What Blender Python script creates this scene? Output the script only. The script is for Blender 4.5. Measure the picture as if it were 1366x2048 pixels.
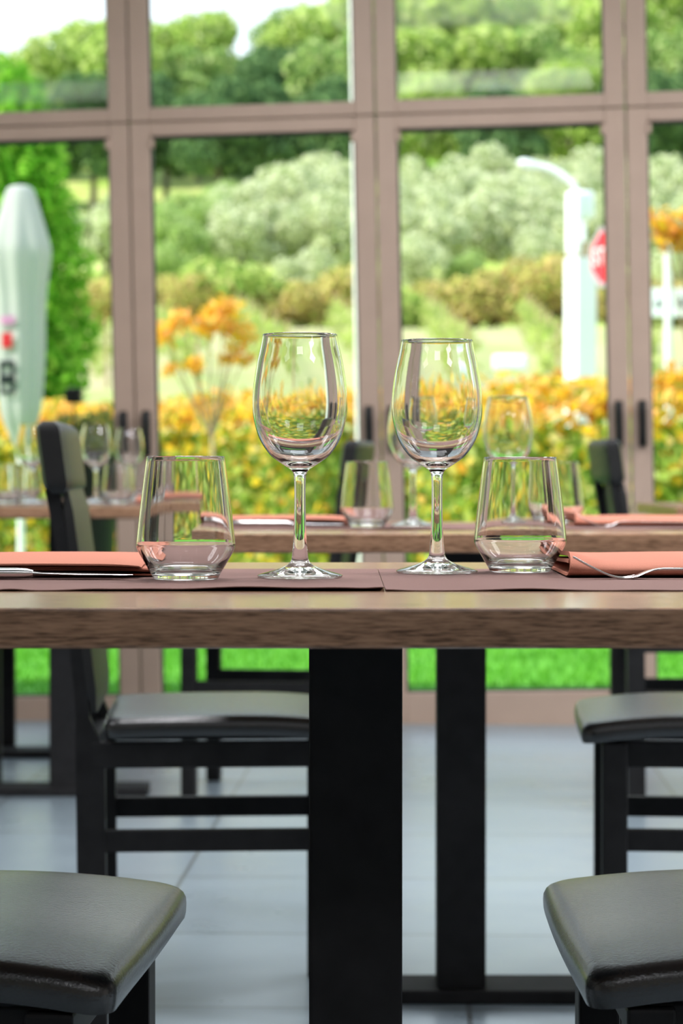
import bpy, bmesh, math, random
import numpy as np
from mathutils import Vector, Matrix, noise as mnoise

R = math.radians
PI = math.pi
S = bpy.context.scene
COL = S.collection
for o in list(bpy.data.objects):
    bpy.data.objects.remove(o)

# ------------------------------------------------------------------ camera
F = 4592.0                      # focal length in pixels of the 1366x2048 frame
CAM_Z = 0.845
cam = bpy.data.cameras.new('camera')
cam.sensor_fit = 'VERTICAL'
cam.sensor_height = 22.3
cam.lens = 50.0
cam.clip_end = 1000
cam.dof.use_dof = True
cam.dof.focus_distance = 1.97
cam.dof.aperture_fstop = 5.6
camo = bpy.data.objects.new('camera', cam)
COL.objects.link(camo)
camo.location = (0, 0, CAM_Z)
camo.rotation_euler = (R(90) - math.atan(89 / F), 0, 0)
S.camera = camo

# ------------------------------------------------------------------ light and view
S.view_settings.view_transform = 'Standard'
S.view_settings.look = 'None'
S.view_settings.gamma = 1
S.view_settings.use_curve_mapping = False
S.view_settings.exposure = 0.0
S.cycles.use_denoising = True
S.cycles.max_bounces = 16
S.cycles.transmission_bounces = 16
S.cycles.transparent_max_bounces = 24
S.cycles.glossy_bounces = 8
S.cycles.diffuse_bounces = 5
S.cycles.sample_clamp_indirect = 6.0

W = bpy.data.worlds.new('sky')
S.world = W
W.use_nodes = True
wn = W.node_tree
bg = wn.nodes['Background']
tc = wn.nodes.new('ShaderNodeTexCoord')
sp = wn.nodes.new('ShaderNodeSeparateXYZ')
rp = wn.nodes.new('ShaderNodeValToRGB')
rp.color_ramp.elements[0].position = 0.0
rp.color_ramp.elements[0].color = (0.93, 0.97, 1.0, 1)
rp.color_ramp.elements[1].position = 0.75
rp.color_ramp.elements[1].color = (0.55, 0.76, 1.0, 1)
wn.links.new(tc.outputs['Generated'], sp.inputs[0])
wn.links.new(sp.outputs['Z'], rp.inputs[0])
wn.links.new(rp.outputs[0], bg.inputs['Color'])
bg.inputs['Strength'].default_value = 1.75

sun = bpy.data.lights.new('sun', 'SUN')
sun.energy = 8.0
sun.angle = R(0.6)
sun.color = (1.0, 0.95, 0.86)
suno = bpy.data.objects.new('sun', sun)
COL.objects.link(suno)
sdir = Vector((-0.80, -0.27, 0.74)).normalized()          # towards the sun
suno.rotation_euler = sdir.to_track_quat('Z', 'Y').to_euler()

# ------------------------------------------------------------------ materials
def newmat(name):
    m = bpy.data.materials.new(name)
    m.use_nodes = True
    n = m.node_tree
    return m, n, n.nodes['Principled BSDF']

def ramp_set(r, cols):
    el = r.color_ramp.elements
    while len(el) > 1:
        el.remove(el[-1])
    el[0].position = cols[0][0]
    el[0].color = (*cols[0][1], 1)
    for p, c in cols[1:]:
        e = el.new(p)
        e.color = (*c, 1)

def plain(name, col, rough=0.5, metal=0.0, spec=0.5, var=0.12, scale=30.0, bump=0.0, bscale=400.0, coat=0.0):
    m, n, b = newmat(name)
    t = n.nodes.new('ShaderNodeTexCoord')
    nz = n.nodes.new('ShaderNodeTexNoise')
    nz.inputs['Scale'].default_value = scale
    nz.inputs['Detail'].default_value = 4
    r = n.nodes.new('ShaderNodeValToRGB')
    ramp_set(r, [(0.3, tuple(c * (1 - var) for c in col)), (0.7, tuple(min(1, c * (1 + var)) for c in col))])
    n.links.new(t.outputs['Object'], nz.inputs['Vector'])
    n.links.new(nz.outputs['Fac'], r.inputs[0])
    n.links.new(r.outputs[0], b.inputs['Base Color'])
    b.inputs['Roughness'].default_value = rough
    b.inputs['Metallic'].default_value = metal
    b.inputs['Specular IOR Level'].default_value = spec
    b.inputs['Coat Weight'].default_value = coat
    if bump:
        n2 = n.nodes.new('ShaderNodeTexNoise')
        n2.inputs['Scale'].default_value = bscale
        n2.inputs['Detail'].default_value = 3
        bp = n.nodes.new('ShaderNodeBump')
        bp.inputs['Strength'].default_value = bump
        bp.inputs['Distance'].default_value = 0.002
        n.links.new(t.outputs['Object'], n2.inputs['Vector'])
        n.links.new(n2.outputs['Fac'], bp.inputs['Height'])
        n.links.new(bp.outputs[0], b.inputs['Normal'])
    return m

def wood(name, dark, light, scale=(45, 520, 520), rough=0.3):
    m, n, b = newmat(name)
    t = n.nodes.new('ShaderNodeTexCoord')
    mp = n.nodes.new('ShaderNodeMapping')
    mp.inputs['Scale'].default_value = scale
    nz = n.nodes.new('ShaderNodeTexNoise')
    nz.inputs['Scale'].default_value = 1.0
    nz.inputs['Detail'].default_value = 5
    nz.inputs['Roughness'].default_value = 0.6
    mp2 = n.nodes.new('ShaderNodeMapping')
    mp2.inputs['Scale'].default_value = (scale[0] * .12, scale[1] * .16, scale[2] * .16)
    nz2 = n.nodes.new('ShaderNodeTexNoise')
    nz2.inputs['Scale'].default_value = 1.0
    nz2.inputs['Detail'].default_value = 3
    mx = n.nodes.new('ShaderNodeMath')
    mx.operation = 'MULTIPLY_ADD'
    mx.inputs[1].default_value = 0.35
    r = n.nodes.new('ShaderNodeValToRGB')
    mid = tuple((a + c) / 2 for a, c in zip(dark, light))
    ramp_set(r, [(0.50, dark), (0.63, mid), (0.82, light)])
    n.links.new(t.outputs['Object'], mp.inputs[0])
    n.links.new(t.outputs['Object'], mp2.inputs[0])
    n.links.new(mp.outputs[0], nz.inputs['Vector'])
    n.links.new(mp2.outputs[0], nz2.inputs['Vector'])
    n.links.new(nz2.outputs['Fac'], mx.inputs[0])
    n.links.new(nz.outputs['Fac'], mx.inputs[2])
    n.links.new(mx.outputs[0], r.inputs[0])
    n.links.new(r.outputs[0], b.inputs['Base Color'])
    b.inputs['Roughness'].default_value = rough
    return m

def leafmat(name, cols, trans=0.35, gloss=0.0):
    m = bpy.data.materials.new(name)
    m.use_nodes = True
    n = m.node_tree
    n.nodes.remove(n.nodes['Principled BSDF'])
    out = n.nodes['Material Output']
    g = n.nodes.new('ShaderNodeNewGeometry')
    r = n.nodes.new('ShaderNodeValToRGB')
    ramp_set(r, [(i / max(1, len(cols) - 1), c) for i, c in enumerate(cols)])
    n.links.new(g.outputs['Random Per Island'], r.inputs[0])
    d = n.nodes.new('ShaderNodeBsdfDiffuse')
    tr = n.nodes.new('ShaderNodeBsdfTranslucent')
    mx = n.nodes.new('ShaderNodeMixShader')
    mx.inputs[0].default_value = trans
    n.links.new(r.outputs[0], d.inputs[0])
    n.links.new(r.outputs[0], tr.inputs[0])
    n.links.new(d.outputs[0], mx.inputs[1])
    n.links.new(tr.outputs[0], mx.inputs[2])
    n.links.new(mx.outputs[0], out.inputs[0])
    return m

def groundmat(name, cols, scale=2.0, rough=0.9, detail=6, stretch=(1, 1, 1)):
    m, n, b = newmat(name)
    t = n.nodes.new('ShaderNodeTexCoord')
    mp = n.nodes.new('ShaderNodeMapping')
    mp.inputs['Scale'].default_value = stretch
    nz = n.nodes.new('ShaderNodeTexNoise')
    nz.inputs['Scale'].default_value = scale
    nz.inputs['Detail'].default_value = detail
    r = n.nodes.new('ShaderNodeValToRGB')
    k = len(cols)
    ramp_set(r, [(0.3 + 0.4 * i / max(1, k - 1), c) for i, c in enumerate(cols)])
    n.links.new(t.outputs['Object'], mp.inputs[0])
    n.links.new(mp.outputs[0], nz.inputs['Vector'])
    n.links.new(nz.outputs['Fac'], r.inputs[0])
    n.links.new(r.outputs[0], b.inputs['Base Color'])
    b.inputs['Roughness'].default_value = rough
    b.inputs['Specular IOR Level'].default_value = 0.2
    return m

def glassmat(name):
    m = bpy.data.materials.new(name)
    m.use_nodes = True
    n = m.node_tree
    n.nodes.remove(n.nodes['Principled BSDF'])
    g = n.nodes.new('ShaderNodeBsdfGlass')
    g.inputs['Color'].default_value = (0.985, 0.99, 0.988, 1)
    g.inputs['Roughness'].default_value = 0.0
    g.inputs['IOR'].default_value = 1.5
    n.links.new(g.outputs[0], n.nodes['Material Output'].inputs[0])
    return m

def panemat(name):
    m = bpy.data.materials.new(name)
    m.use_nodes = True
    n = m.node_tree
    n.nodes.remove(n.nodes['Principled BSDF'])
    t = n.nodes.new('ShaderNodeBsdfTransparent')
    t.inputs['Color'].default_value = (0.97, 0.985, 0.975, 1)
    g = n.nodes.new('ShaderNodeBsdfGlossy')
    g.inputs['Roughness'].default_value = 0.0
    f = n.nodes.new('ShaderNodeFresnel')
    f.inputs['IOR'].default_value = 1.16
    mx = n.nodes.new('ShaderNodeMixShader')
    n.links.new(f.outputs[0], mx.inputs[0])
    n.links.new(t.outputs[0], mx.inputs[1])
    n.links.new(g.outputs[0], mx.inputs[2])
    n.links.new(mx.outputs[0], n.nodes['Material Output'].inputs[0])
    return m

M = {}
M['black_wood'] = plain('black_wood', (0.013, 0.013, 0.0135), 0.5, spec=0.12, var=0.2)
M['black_metal'] = plain('black_metal', (0.024, 0.024, 0.025), 0.6, spec=0.06)
M['leather'] = plain('black_leather', (0.007, 0.007, 0.0072), 0.24, spec=0.9, var=0.3, scale=18, bump=0.22, bscale=420)
lb = M['leather'].node_tree.nodes['Principled BSDF']
lb.inputs['Sheen Weight'].default_value = 0.3
lb.inputs['Sheen Roughness'].default_value = 0.35
lb.inputs['Sheen Tint'].default_value = (0.85, 0.95, 1.0, 1)
M['back_leather'] = plain('black_back_leather', (0.009, 0.009, 0.009), 0.45, spec=0.4, var=0.3, scale=18, bump=0.2, bscale=420)
M['table_wood'] = wood('brown_oak_laminate', (0.092, 0.044, 0.022), (0.42, 0.235, 0.140), rough=0.2)
M['frame'] = plain('taupe_painted_metal', (0.405, 0.298, 0.235), 0.5, spec=0.3, var=0.04, scale=8)
M['gasket'] = plain('dark_rubber', (0.02, 0.022, 0.022), 0.6)
M['handle'] = plain('black_handle', (0.008, 0.008, 0.008), 0.45, spec=0.3)
M['mat'] = plain('brown_cloth', (0.20, 0.118, 0.102), 0.9, spec=0.15, var=0.08, scale=900, bump=0.3, bscale=1800)
M['napkin'] = plain('terracotta_cloth', (0.49, 0.195, 0.132), 0.92, spec=0.12, var=0.07, scale=900, bump=0.3, bscale=1800)
M['steel'] = plain('polished_steel', (0.72, 0.70, 0.69), 0.16, metal=1.0, var=0.04)
M['glass'] = glassmat('clear_glass')
M['pane'] = panemat('window_glass')
M['plaster'] = plain('pale_plaster', (0.55, 0.50, 0.45), 0.85, var=0.05, scale=3)
M['ceiling'] = plain('white_ceiling', (0.75, 0.73, 0.70), 0.85, var=0.03, scale=3)
M['white'] = plain('white_paint', (0.86, 0.88, 0.90), 0.45, var=0.02)
M['post'] = plain('pale_grey_metal', (0.78, 0.77, 0.75), 0.45, var=0.04)
M['parasol'] = leafmat('white_canvas', [(0.60, 0.60, 0.58), (0.62, 0.62, 0.60)], 0.42)
M['red'] = plain('red_paint', (0.75, 0.025, 0.04), 0.5, var=0.05)
M['pink'] = plain('pink_print', (0.72, 0.36, 0.60), 0.8, var=0.05)
M['ink'] = plain('dark_ink', (0.012, 0.022, 0.028), 0.7, var=0.1)
M['rim'] = plain('dull_lilac_paint', (0.40, 0.34, 0.38), 0.6, var=0.05)
M['tan'] = plain('tan_panel', (0.55, 0.40, 0.24), 0.6, var=0.1)
M['bark'] = plain('grey_bark', (0.14, 0.11, 0.085), 0.9, var=0.35, scale=9, bump=0.5, bscale=30)
M['twig'] = plain('brown_twig', (0.34, 0.24, 0.13), 0.8, var=0.2)
M['pot'] = plain('black_planter', (0.012, 0.013, 0.013), 0.5)
M['asphalt'] = groundmat('grey_asphalt', [(0.30, 0.31, 0.33), (0.40, 0.41, 0.42)], 3)
M['lawn'] = groundmat('mown_lawn', [(0.075, 0.26, 0.018), (0.095, 0.32, 0.025), (0.13, 0.37, 0.04)], 3.0)
M['blade'] = leafmat('grass_blades', [(0.06, 0.25, 0.014), (0.10, 0.34, 0.025), (0.15, 0.40, 0.04)], 0.3)
M['field'] = groundmat('vineyard_soil_and_grass', [(0.28, 0.36, 0.10), (0.37, 0.39, 0.16), (0.44, 0.38, 0.22), (0.29, 0.38, 0.10)], 0.16, stretch=(1, .5, 1))
M['slope'] = groundmat('dry_grass_slope', [(0.20, 0.36, 0.05), (0.36, 0.46, 0.09), (0.44, 0.46, 0.16), (0.26, 0.40, 0.06)], 0.11)
M['olive'] = leafmat('olive_leaves', [(0.30, 0.40, 0.15), (0.52, 0.58, 0.32), (0.68, 0.71, 0.46), (0.80, 0.81, 0.60)], 0.35)
M['olive2'] = leafmat('young_olive_leaves', [(0.22, 0.36, 0.09), (0.40, 0.54, 0.18), (0.58, 0.66, 0.32)], 0.3)
M['forest'] = leafmat('bright_oak_leaves', [(0.18, 0.32, 0.06), (0.38, 0.54, 0.11), (0.54, 0.66, 0.18), (0.66, 0.71, 0.34)], 0.35)
M['forest2'] = leafmat('pine_green_leaves', [(0.12, 0.24, 0.07), (0.26, 0.41, 0.11), (0.40, 0.53, 0.17), (0.54, 0.60, 0.28)], 0.35)
M['forest3'] = leafmat('dark_holm_oak_leaves', [(0.06, 0.13, 0.055), (0.13, 0.23, 0.09), (0.22, 0.34, 0.13)], 0.3)
M['thuja'] = leafmat('evergreen_sprays', [(0.07, 0.26, 0.015), (0.20, 0.50, 0.04), (0.40, 0.68, 0.09)], 0.4)
M['hedge'] = leafmat('autumn_tinted_hedge_leaves', [(0.16, 0.30, 0.03), (0.36, 0.46, 0.05), (0.66, 0.56, 0.06), (0.82, 0.52, 0.03),
                                                   (0.88, 0.62, 0.07), (0.82, 0.36, 0.05), (0.66, 0.68, 0.20), (0.30, 0.44, 0.05), (0.85, 0.66, 0.30)], 0.4)
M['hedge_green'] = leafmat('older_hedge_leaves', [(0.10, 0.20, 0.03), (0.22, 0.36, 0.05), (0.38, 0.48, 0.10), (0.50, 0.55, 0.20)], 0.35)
M['hedge_red'] = leafmat('orange_red_new_leaves', [(0.90, 0.62, 0.05), (0.92, 0.55, 0.06), (0.90, 0.42, 0.14), (0.88, 0.70, 0.16)], 0.4)
M['shrub'] = leafmat('ochre_scrub_leaves', [(0.34, 0.42, 0.09), (0.56, 0.54, 0.16), (0.66, 0.50, 0.20), (0.46, 0.38, 0.18)], 0.3)
M['shrub2'] = leafmat('green_scrub_leaves', [(0.18, 0.34, 0.06), (0.36, 0.50, 0.11), (0.54, 0.58, 0.20)], 0.3)
M['vine'] = leafmat('vine_leaves', [(0.32, 0.44, 0.09), (0.42, 0.50, 0.14), (0.48, 0.50, 0.22)], 0.4)
M['lavender'] = leafmat('grey_green_herb_leaves', [(0.24, 0.30, 0.08), (0.40, 0.42, 0.13), (0.54, 0.50, 0.20)], 0.25)
M['lamp'] = plain('fill_lamp_housing', (0.7, 0.7, 0.68), 0.5)  # housing of the added fill lamps overhead

def tilemat():
    m, n, b = newmat('grey_floor_tiles')
    t = n.nodes.new('ShaderNodeTexCoord')
    mp = n.nodes.new('ShaderNodeMapping')
    mp.inputs['Rotation'].default_value = (0, 0, R(2.2))
    mp.inputs['Location'].default_value = (0.508, -0.15, 0)
    br = n.nodes.new('ShaderNodeTexBrick')
    br.offset = 0.0
    br.inputs['Color1'].default_value = (0.20, 0.25, 0.285, 1)
    br.inputs['Color2'].default_value = (0.215, 0.268, 0.302, 1)
    br.inputs['Mortar'].default_value = (0.10, 0.115, 0.12, 1)
    br.inputs['Scale'].default_value = 1.0
    br.inputs['Brick Width'].default_value = 0.57
    br.inputs['Row Height'].default_value = 0.57
    br.inputs['Mortar Size'].default_value = 0.005
    br.inputs['Mortar Smooth'].default_value = 0.3
    nz = n.nodes.new('ShaderNodeTexNoise')
    nz.inputs['Scale'].default_value = 7
    nz.inputs['Detail'].default_value = 6
    mr = n.nodes.new('ShaderNodeMapRange')
    mr.inputs[1].default_value = 0.3
    mr.inputs[2].default_value = 0.7
    mr.inputs[3].default_value = 0.27
    mr.inputs[4].default_value = 0.36
    n.links.new(t.outputs['Object'], mp.inputs[0])
    n.links.new(mp.outputs[0], br.inputs['Vector'])
    n.links.new(t.outputs['Object'], nz.inputs['Vector'])
    n.links.new(nz.outputs['Fac'], mr.inputs[0])
    n.links.new(br.outputs['Color'], b.inputs['Base Color'])
    n.links.new(mr.outputs[0], b.inputs['Roughness'])
    b.inputs['Specular IOR Level'].default_value = 0.75
    return m
M['tile'] = tilemat()

# ------------------------------------------------------------------ helpers
def tag(o, label=None, cat=None, group=None, kind=None):
    if label: o['label'] = label
    if cat: o['category'] = cat
    if group: o['group'] = group
    if kind: o['kind'] = kind
    return o

def empty(name, loc=(0, 0, 0), rz=0.0):
    o = bpy.data.objects.new(name, None)
    o.empty_display_size = 0.05
    COL.objects.link(o)
    o.location = loc
    o.rotation_euler = (0, 0, rz)
    return o

def obj(name, bm, mat, parent=None, smooth=False, loc=None, ang=None):
    me = bpy.data.meshes.new(name)
    bmesh.ops.recalc_face_normals(bm, faces=bm.faces)
    bm.to_mesh(me)
    bm.free()
    me.materials.append(M[mat] if isinstance(mat, str) else mat)
    if smooth:
        for p in me.polygons: p.use_smooth = True
        if ang:
            me.set_sharp_from_angle(angle=R(ang))
    o = bpy.data.objects.new(name, me)
    COL.objects.link(o)
    if parent: o.parent = parent
    if loc: o.location = loc
    return o

def copy_tree(o, parent=None):
    c = o.copy()
    COL.objects.link(c)
    c.parent = parent
    for ch in list(o.children):
        copy_tree(ch, c)
    return c

def box(bm, x0, x1, y0, y1, z0, z1, bev=0.0, seg=2, mat=None):
    t = bmesh.new()
    v = [t.verts.new(p) for p in ((x0, y0, z0), (x1, y0, z0), (x1, y1, z0), (x0, y1, z0), (x0, y0, z1), (x1, y0, z1), (x1, y1, z1), (x0, y1, z1))]
    for f in ((0, 3, 2, 1), (4, 5, 6, 7), (0, 1, 5, 4), (1, 2, 6, 5), (2, 3, 7, 6), (3, 0, 4, 7)):
        t.faces.new([v[i] for i in f])
    if bev:
        bmesh.ops.bevel(t, geom=t.edges[:], offset=bev, segments=seg, affect='EDGES', profile=0.5)
    if mat is not None:
        bmesh.ops.transform(t, matrix=mat, verts=t.verts)
    merge(bm, t)
    return bm

def merge(bm, t):
    me = bpy.data.meshes.new('tmp')
    t.to_mesh(me)
    t.free()
    bm.from_mesh(me)
    bpy.data.meshes.remove(me)

def B(*a, **k):
    return box(bmesh.new(), *a, **k)

def lathe(bm, prof, n=48, closed=False):
    rings = []
    for r, z in prof:
        if r < 1e-6:
            rings.append([bm.verts.new((0, 0, z))])
        else:
            rings.append([bm.verts.new((r * math.cos(2 * PI * i / n), r * math.sin(2 * PI * i / n), z)) for i in range(n)])
    for a, b in zip(rings[:-1], rings[1:]):
        for i in range(n):
            j = (i + 1) % n
            if len(a) == 1 and len(b) == 1: continue
            if len(a) == 1: bm.faces.new((a[0], b[i], b[j]))
            elif len(b) == 1: bm.faces.new((a[i], a[j], b[0]))
            else: bm.faces.new((a[i], a[j], b[j], b[i]))
    return bm

def tube(bm, pts, rad, n=8, cap=True):
    pts = [Vector(p) for p in pts]
    if not hasattr(rad, '__len__'): rad = [rad] * len(pts)
    rings = []
    for i, p in enumerate(pts):
        d = (pts[min(i + 1, len(pts) - 1)] - pts[max(i - 1, 0)]).normalized()
        a = d.cross(Vector((0, 1, 0.01)))
        if a.length < 1e-3: a = d.cross(Vector((1, 0, 0)))
        a.normalize()
        b = d.cross(a).normalized()
        rings.append([bm.verts.new(p + (a * math.cos(2 * PI * k / n) + b * math.sin(2 * PI * k / n)) * rad[i]) for k in range(n)])
    for a, b in zip(rings[:-1], rings[1:]):
        for k in range(n):
            bm.faces.new((a[k], a[(k + 1) % n], b[(k + 1) % n], b[k]))
    if cap:
        bm.faces.new(rings[0][::-1])
        bm.faces.new(rings[-1])
    return bm

def spline(pts, n):
    """Catmull-Rom through the points, n samples per span"""
    P = [np.array(p, float) for p in pts]
    out = []
    for i in range(len(P) - 1):
        p0, p1, p2, p3 = P[max(i - 1, 0)], P[i], P[i + 1], P[min(i + 2, len(P) - 1)]
        for k in range(n):
            t = k / n
            out.append(0.5 * ((2 * p1) + (-p0 + p2) * t + (2 * p0 - 5 * p1 + 4 * p2 - p3) * t * t + (-p0 + 3 * p1 - 3 * p2 + p3) * t ** 3))
    out.append(P[-1])
    return [tuple(map(float, q)) for q in out]

def leaf_mesh(name, centres, normals, length, width, mat, seed):
    """one mesh of diamond leaves, slightly folded along the midrib"""
    rg = np.random.default_rng(seed)
    n = len(centres)
    nn = normals / np.linalg.norm(normals, axis=1, keepdims=True)
    rv = rg.normal(size=(n, 3))
    t = np.cross(nn, rv)
    t /= np.linalg.norm(t, axis=1, keepdims=True) + 1e-9
    b = np.cross(nn, t)
    L = (length * rg.uniform(0.7, 1.3, n))[:, None] * 0.5
    Wd = (width * rg.uniform(0.7, 1.3, n))[:, None] * 0.5
    v = np.empty((n, 4, 3))
    v[:, 0] = centres - t * L
    v[:, 1] = centres - b * Wd + nn * Wd * 0.35
    v[:, 2] = centres + t * L
    v[:, 3] = centres + b * Wd + nn * Wd * 0.35
    me = bpy.data.meshes.new(name)
    me.vertices.add(n * 4)
    me.vertices.foreach_set('co', v.reshape(-1))
    me.loops.add(n * 4)
    me.loops.foreach_set('vertex_index', np.arange(n * 4, dtype=np.int32))
    me.polygons.add(n)
    me.polygons.foreach_set('loop_start', np.arange(0, n * 4, 4, dtype=np.int32))
    me.update(calc_edges=True)
    me.materials.append(M[mat])
    return me

def crown_points(blobs, n, seed, spread=0.7, shell=(0.72, 1.06)):
    rg = np.random.default_rng(seed)
    bl = np.array(blobs, float)                      # cx cy cz rx ry rz
    w = (bl[:, 3] * bl[:, 5]) ** 1.0
    idx = rg.choice(len(bl), n, p=w / w.sum())
    d = rg.normal(size=(n, 3))
    d /= np.linalg.norm(d, axis=1, keepdims=True)
    s = rg.uniform(*shell, n)[:, None]
    c = bl[idx, :3] + d * bl[idx, 3:6] * s
    return c, d + rg.normal(size=(n, 3)) * spread

def meshobj(name, me, parent=None, loc=None):
    o = bpy.data.objects.new(name, me)
    COL.objects.link(o)
    if parent: o.parent = parent
    if loc: o.location = loc
    return o

def px(x, d): return (x - 683.0) / F * d
def pz(y, d): return CAM_Z + (935.0 - y) / F * d

# ------------------------------------------------------------------ the land outside
HP = [(-80, -.06), (20.5, -.06), (27, 1.75), (31, 1.75), (34, 1.95), (62, 4.6), (68, 4.95), (85, 8.0), (120, 13.6), (135, 16.4), (170, 25.5), (200, 28.5), (230, 29.5), (320, 31)]
def H(x, y):
    for (a, za), (b, zb) in zip(HP[:-1], HP[1:]):
        if y <= b:
            z = za + (zb - za) * (y - a) / (b - a)
            break
    else:
        z = HP[-1][1]
    t = min(1, max(0, (y - 95) / 75))
    return z + x * 0.05 * t

def terrain(name, y0, y1, x0, x1, ny, nx, mat):
    bm = bmesh.new()
    g = [[bm.verts.new((x0 + (x1 - x0) * i / nx, y0 + (y1 - y0) * j / ny, H(x0 + (x1 - x0) * i / nx, y0 + (y1 - y0) * j / ny))) for i in range(nx + 1)] for j in range(ny + 1)]
    for j in range(ny):
        for i in range(nx):
            bm.faces.new((g[j][i], g[j][i + 1], g[j + 1][i + 1], g[j + 1][i]))
    o = obj(name, bm, mat, smooth=True)
    return tag(o, kind='structure')

terrain('ground', -80, 20.5, -90, 90, 20, 12, 'lawn')
terrain('verge', 20.5, 27, -90, 90, 13, 12, 'field')
terrain('road', 27, 31, -90, 90, 2, 12, 'asphalt')
terrain('field', 31, 66, -90, 90, 35, 12, 'field')
terrain('hillside', 66, 320, -160, 160, 127, 40, 'slope')

# ------------------------------------------------------------------ the room
PSI = R(4.5)
LEAN = -0.019
WALL = Matrix.Translation((0, 7.6, 0)) @ Matrix.Rotation(-PSI, 4, 'Z') @ Matrix.Translation((0, 0, 1.565)) @ Matrix.Rotation(LEAN, 4, 'Y') @ Matrix.Translation((0, 0, -1.565))
PITCH = 0.817
S0 = 0.121
KS = list(range(-5, 6))
XL, XR = S0 + PITCH * KS[0], S0 + PITCH * KS[-1]
YB = -4.0

bm = bmesh.new()
pts = [(-5.0, YB - .15), (5.0, YB - .15), (5.0, 7.23), (-5.0, 8.02)]
for z in (-0.05, 0.0):
    bm.faces.new([bm.verts.new((x, y, z)) for x, y in pts])
bm.verts.ensure_lookup_table()
for i in range(4):
    bm.faces.new((bm.verts[i], bm.verts[(i + 1) % 4], bm.verts[4 + (i + 1) % 4], bm.verts[4 + i]))
tag(obj('floor', bm, 'tile'), kind='structure')
bm = bmesh.new()
for z in (3.0, 3.12):
    bm.faces.new([bm.verts.new((x, y + (0.55 if y > 0 else 0), z)) for x, y in pts])
bm.verts.ensure_lookup_table()
for i in range(4):
    bm.faces.new((bm.verts[i], bm.verts[(i + 1) % 4], bm.verts[4 + (i + 1) % 4], bm.verts[4 + i]))
tag(obj('ceiling', bm, 'ceiling'), kind='structure')
tag(obj('wall_left', B(-5.15, -5.0, YB - .15, 8.1, -0.05, 3.12), 'plaster'), kind='structure')
tag(obj('wall_right', B(5.0, 5.15, YB - .15, 7.3, -0.05, 3.12), 'plaster'), kind='structure')
tag(obj('wall_back', B(-5, 5, YB - .15, YB, -0.05, 3.0), 'plaster'), kind='structure')

# glazed front: door leaves below, fixed lights above
def ring_frame(bm, x0, x1, z0, z1, sl, sr, st, sb, y0=-.03, y1=.03, bev=.004):
    box(bm, x0, x0 + sl, y0, y1, z0, z1, bev)
    box(bm, x1 - sr, x1, y0, y1, z0, z1, bev)
    box(bm, x0 + sl - .001, x1 - sr + .001, y0 + .002, y1 - .002, z1 - st, z1, bev)
    box(bm, x0 + sl - .001, x1 - sr + .001, y0 + .002, y1 - .002, z0, z0 + sb, bev)

DW, ST = PITCH - .005, 0.0665
door = empty('door_1')
tag(door, kind='structure')
bm = bmesh.new()
ring_frame(bm, -DW / 2, DW / 2, -.03, 1.998, ST, ST, .045, .128)
dframe = obj('door_frame', bm, 'frame', door)
bm = bmesh.new()   # glazing gasket
gx, g0, g1 = DW / 2 - ST, .098, 1.953
box(bm, -gx, -gx + .006, -.012, .012, g0, g1)
box(bm, gx - .006, gx, -.012, .012, g0, g1)
box(bm, -gx, gx, -.012, .012, g1 - .010, g1)
box(bm, -gx, gx, -.012, .012, g0, g0 + .006)
obj('gasket', bm, 'gasket', door)
obj('pane', B(-gx + .003, gx - .003, -.004, .004, g0 + .003, g1 - .003), 'pane', door)
def pull(x):
    bm = bmesh.new()
    tube(bm, spline([(x, -.03, .905), (x, -.052, .907), (x, -.062, .922), (x, -.063, .97), (x, -.062, 1.018), (x, -.052, 1.033), (x, -.03, 1.035)], 5), 0.0125, 12)
    box(bm, x - .014, x + .014, -.036, -.028, .895, 1.045, .003)
    return bm
for x in (-DW / 2 + .036, DW / 2 - .036):
    obj('door_handle', pull(x), 'handle', door, smooth=True, ang=50)
for x in (-gx + .004, gx - .004):
    t = bmesh.new()
    lathe(t, [(0, -.016), (.010, -.016), (.010, .016), (0, .016)], 14)
    bmesh.ops.translate(t, vec=(x, -.026, 1.93), verts=t.verts)
    obj('hinge', t, 'frame', dframe)
win = empty('window_1')
tag(win, kind='structure')
bm = bmesh.new()
ring_frame(bm, -DW / 2, DW / 2, 2.002, 2.97, ST, ST, .06, .046)
obj('window_frame', bm, 'frame', win)
bm = bmesh.new()
box(bm, -gx, -gx + .005, -.012, .012, 2.046, 2.91)
box(bm, gx - .005, gx, -.012, .012, 2.046, 2.91)
obj('gasket', bm, 'gasket', win)
obj('pane', B(-gx + .003, gx - .003, -.004, .004, 2.044, 2.915), 'pane', win)
for i, k in enumerate(KS[:-1]):
    xs = S0 + PITCH * (k + .5)
    d = door if i == 0 else copy_tree(door)
    w = win if i == 0 else copy_tree(win)
    if i: d.name, w.name = 'door_%d' % (i + 1), 'window_%d' % (i + 1)
    d.matrix_world = WALL @ Matrix.Translation((xs, 0, 0))
    w.matrix_world = WALL @ Matrix.Translation((xs, 0, 0))
for i, (a, b) in enumerate(((-5.12, XL - .002), (XR + .002, 5.12))):
    o = obj('wall_front' if i == 0 else 'wall_front_end', B(a, b, -.08, .08, -.05, 3.1), 'plaster')
    o.matrix_world = WALL
    tag(o, kind='structure')
o = obj('trim_1', B(XL - .02, XR + .02, -.06, .06, 2.97, 3.12), 'frame')
o.matrix_world = WALL
tag(o, kind='structure')

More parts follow.
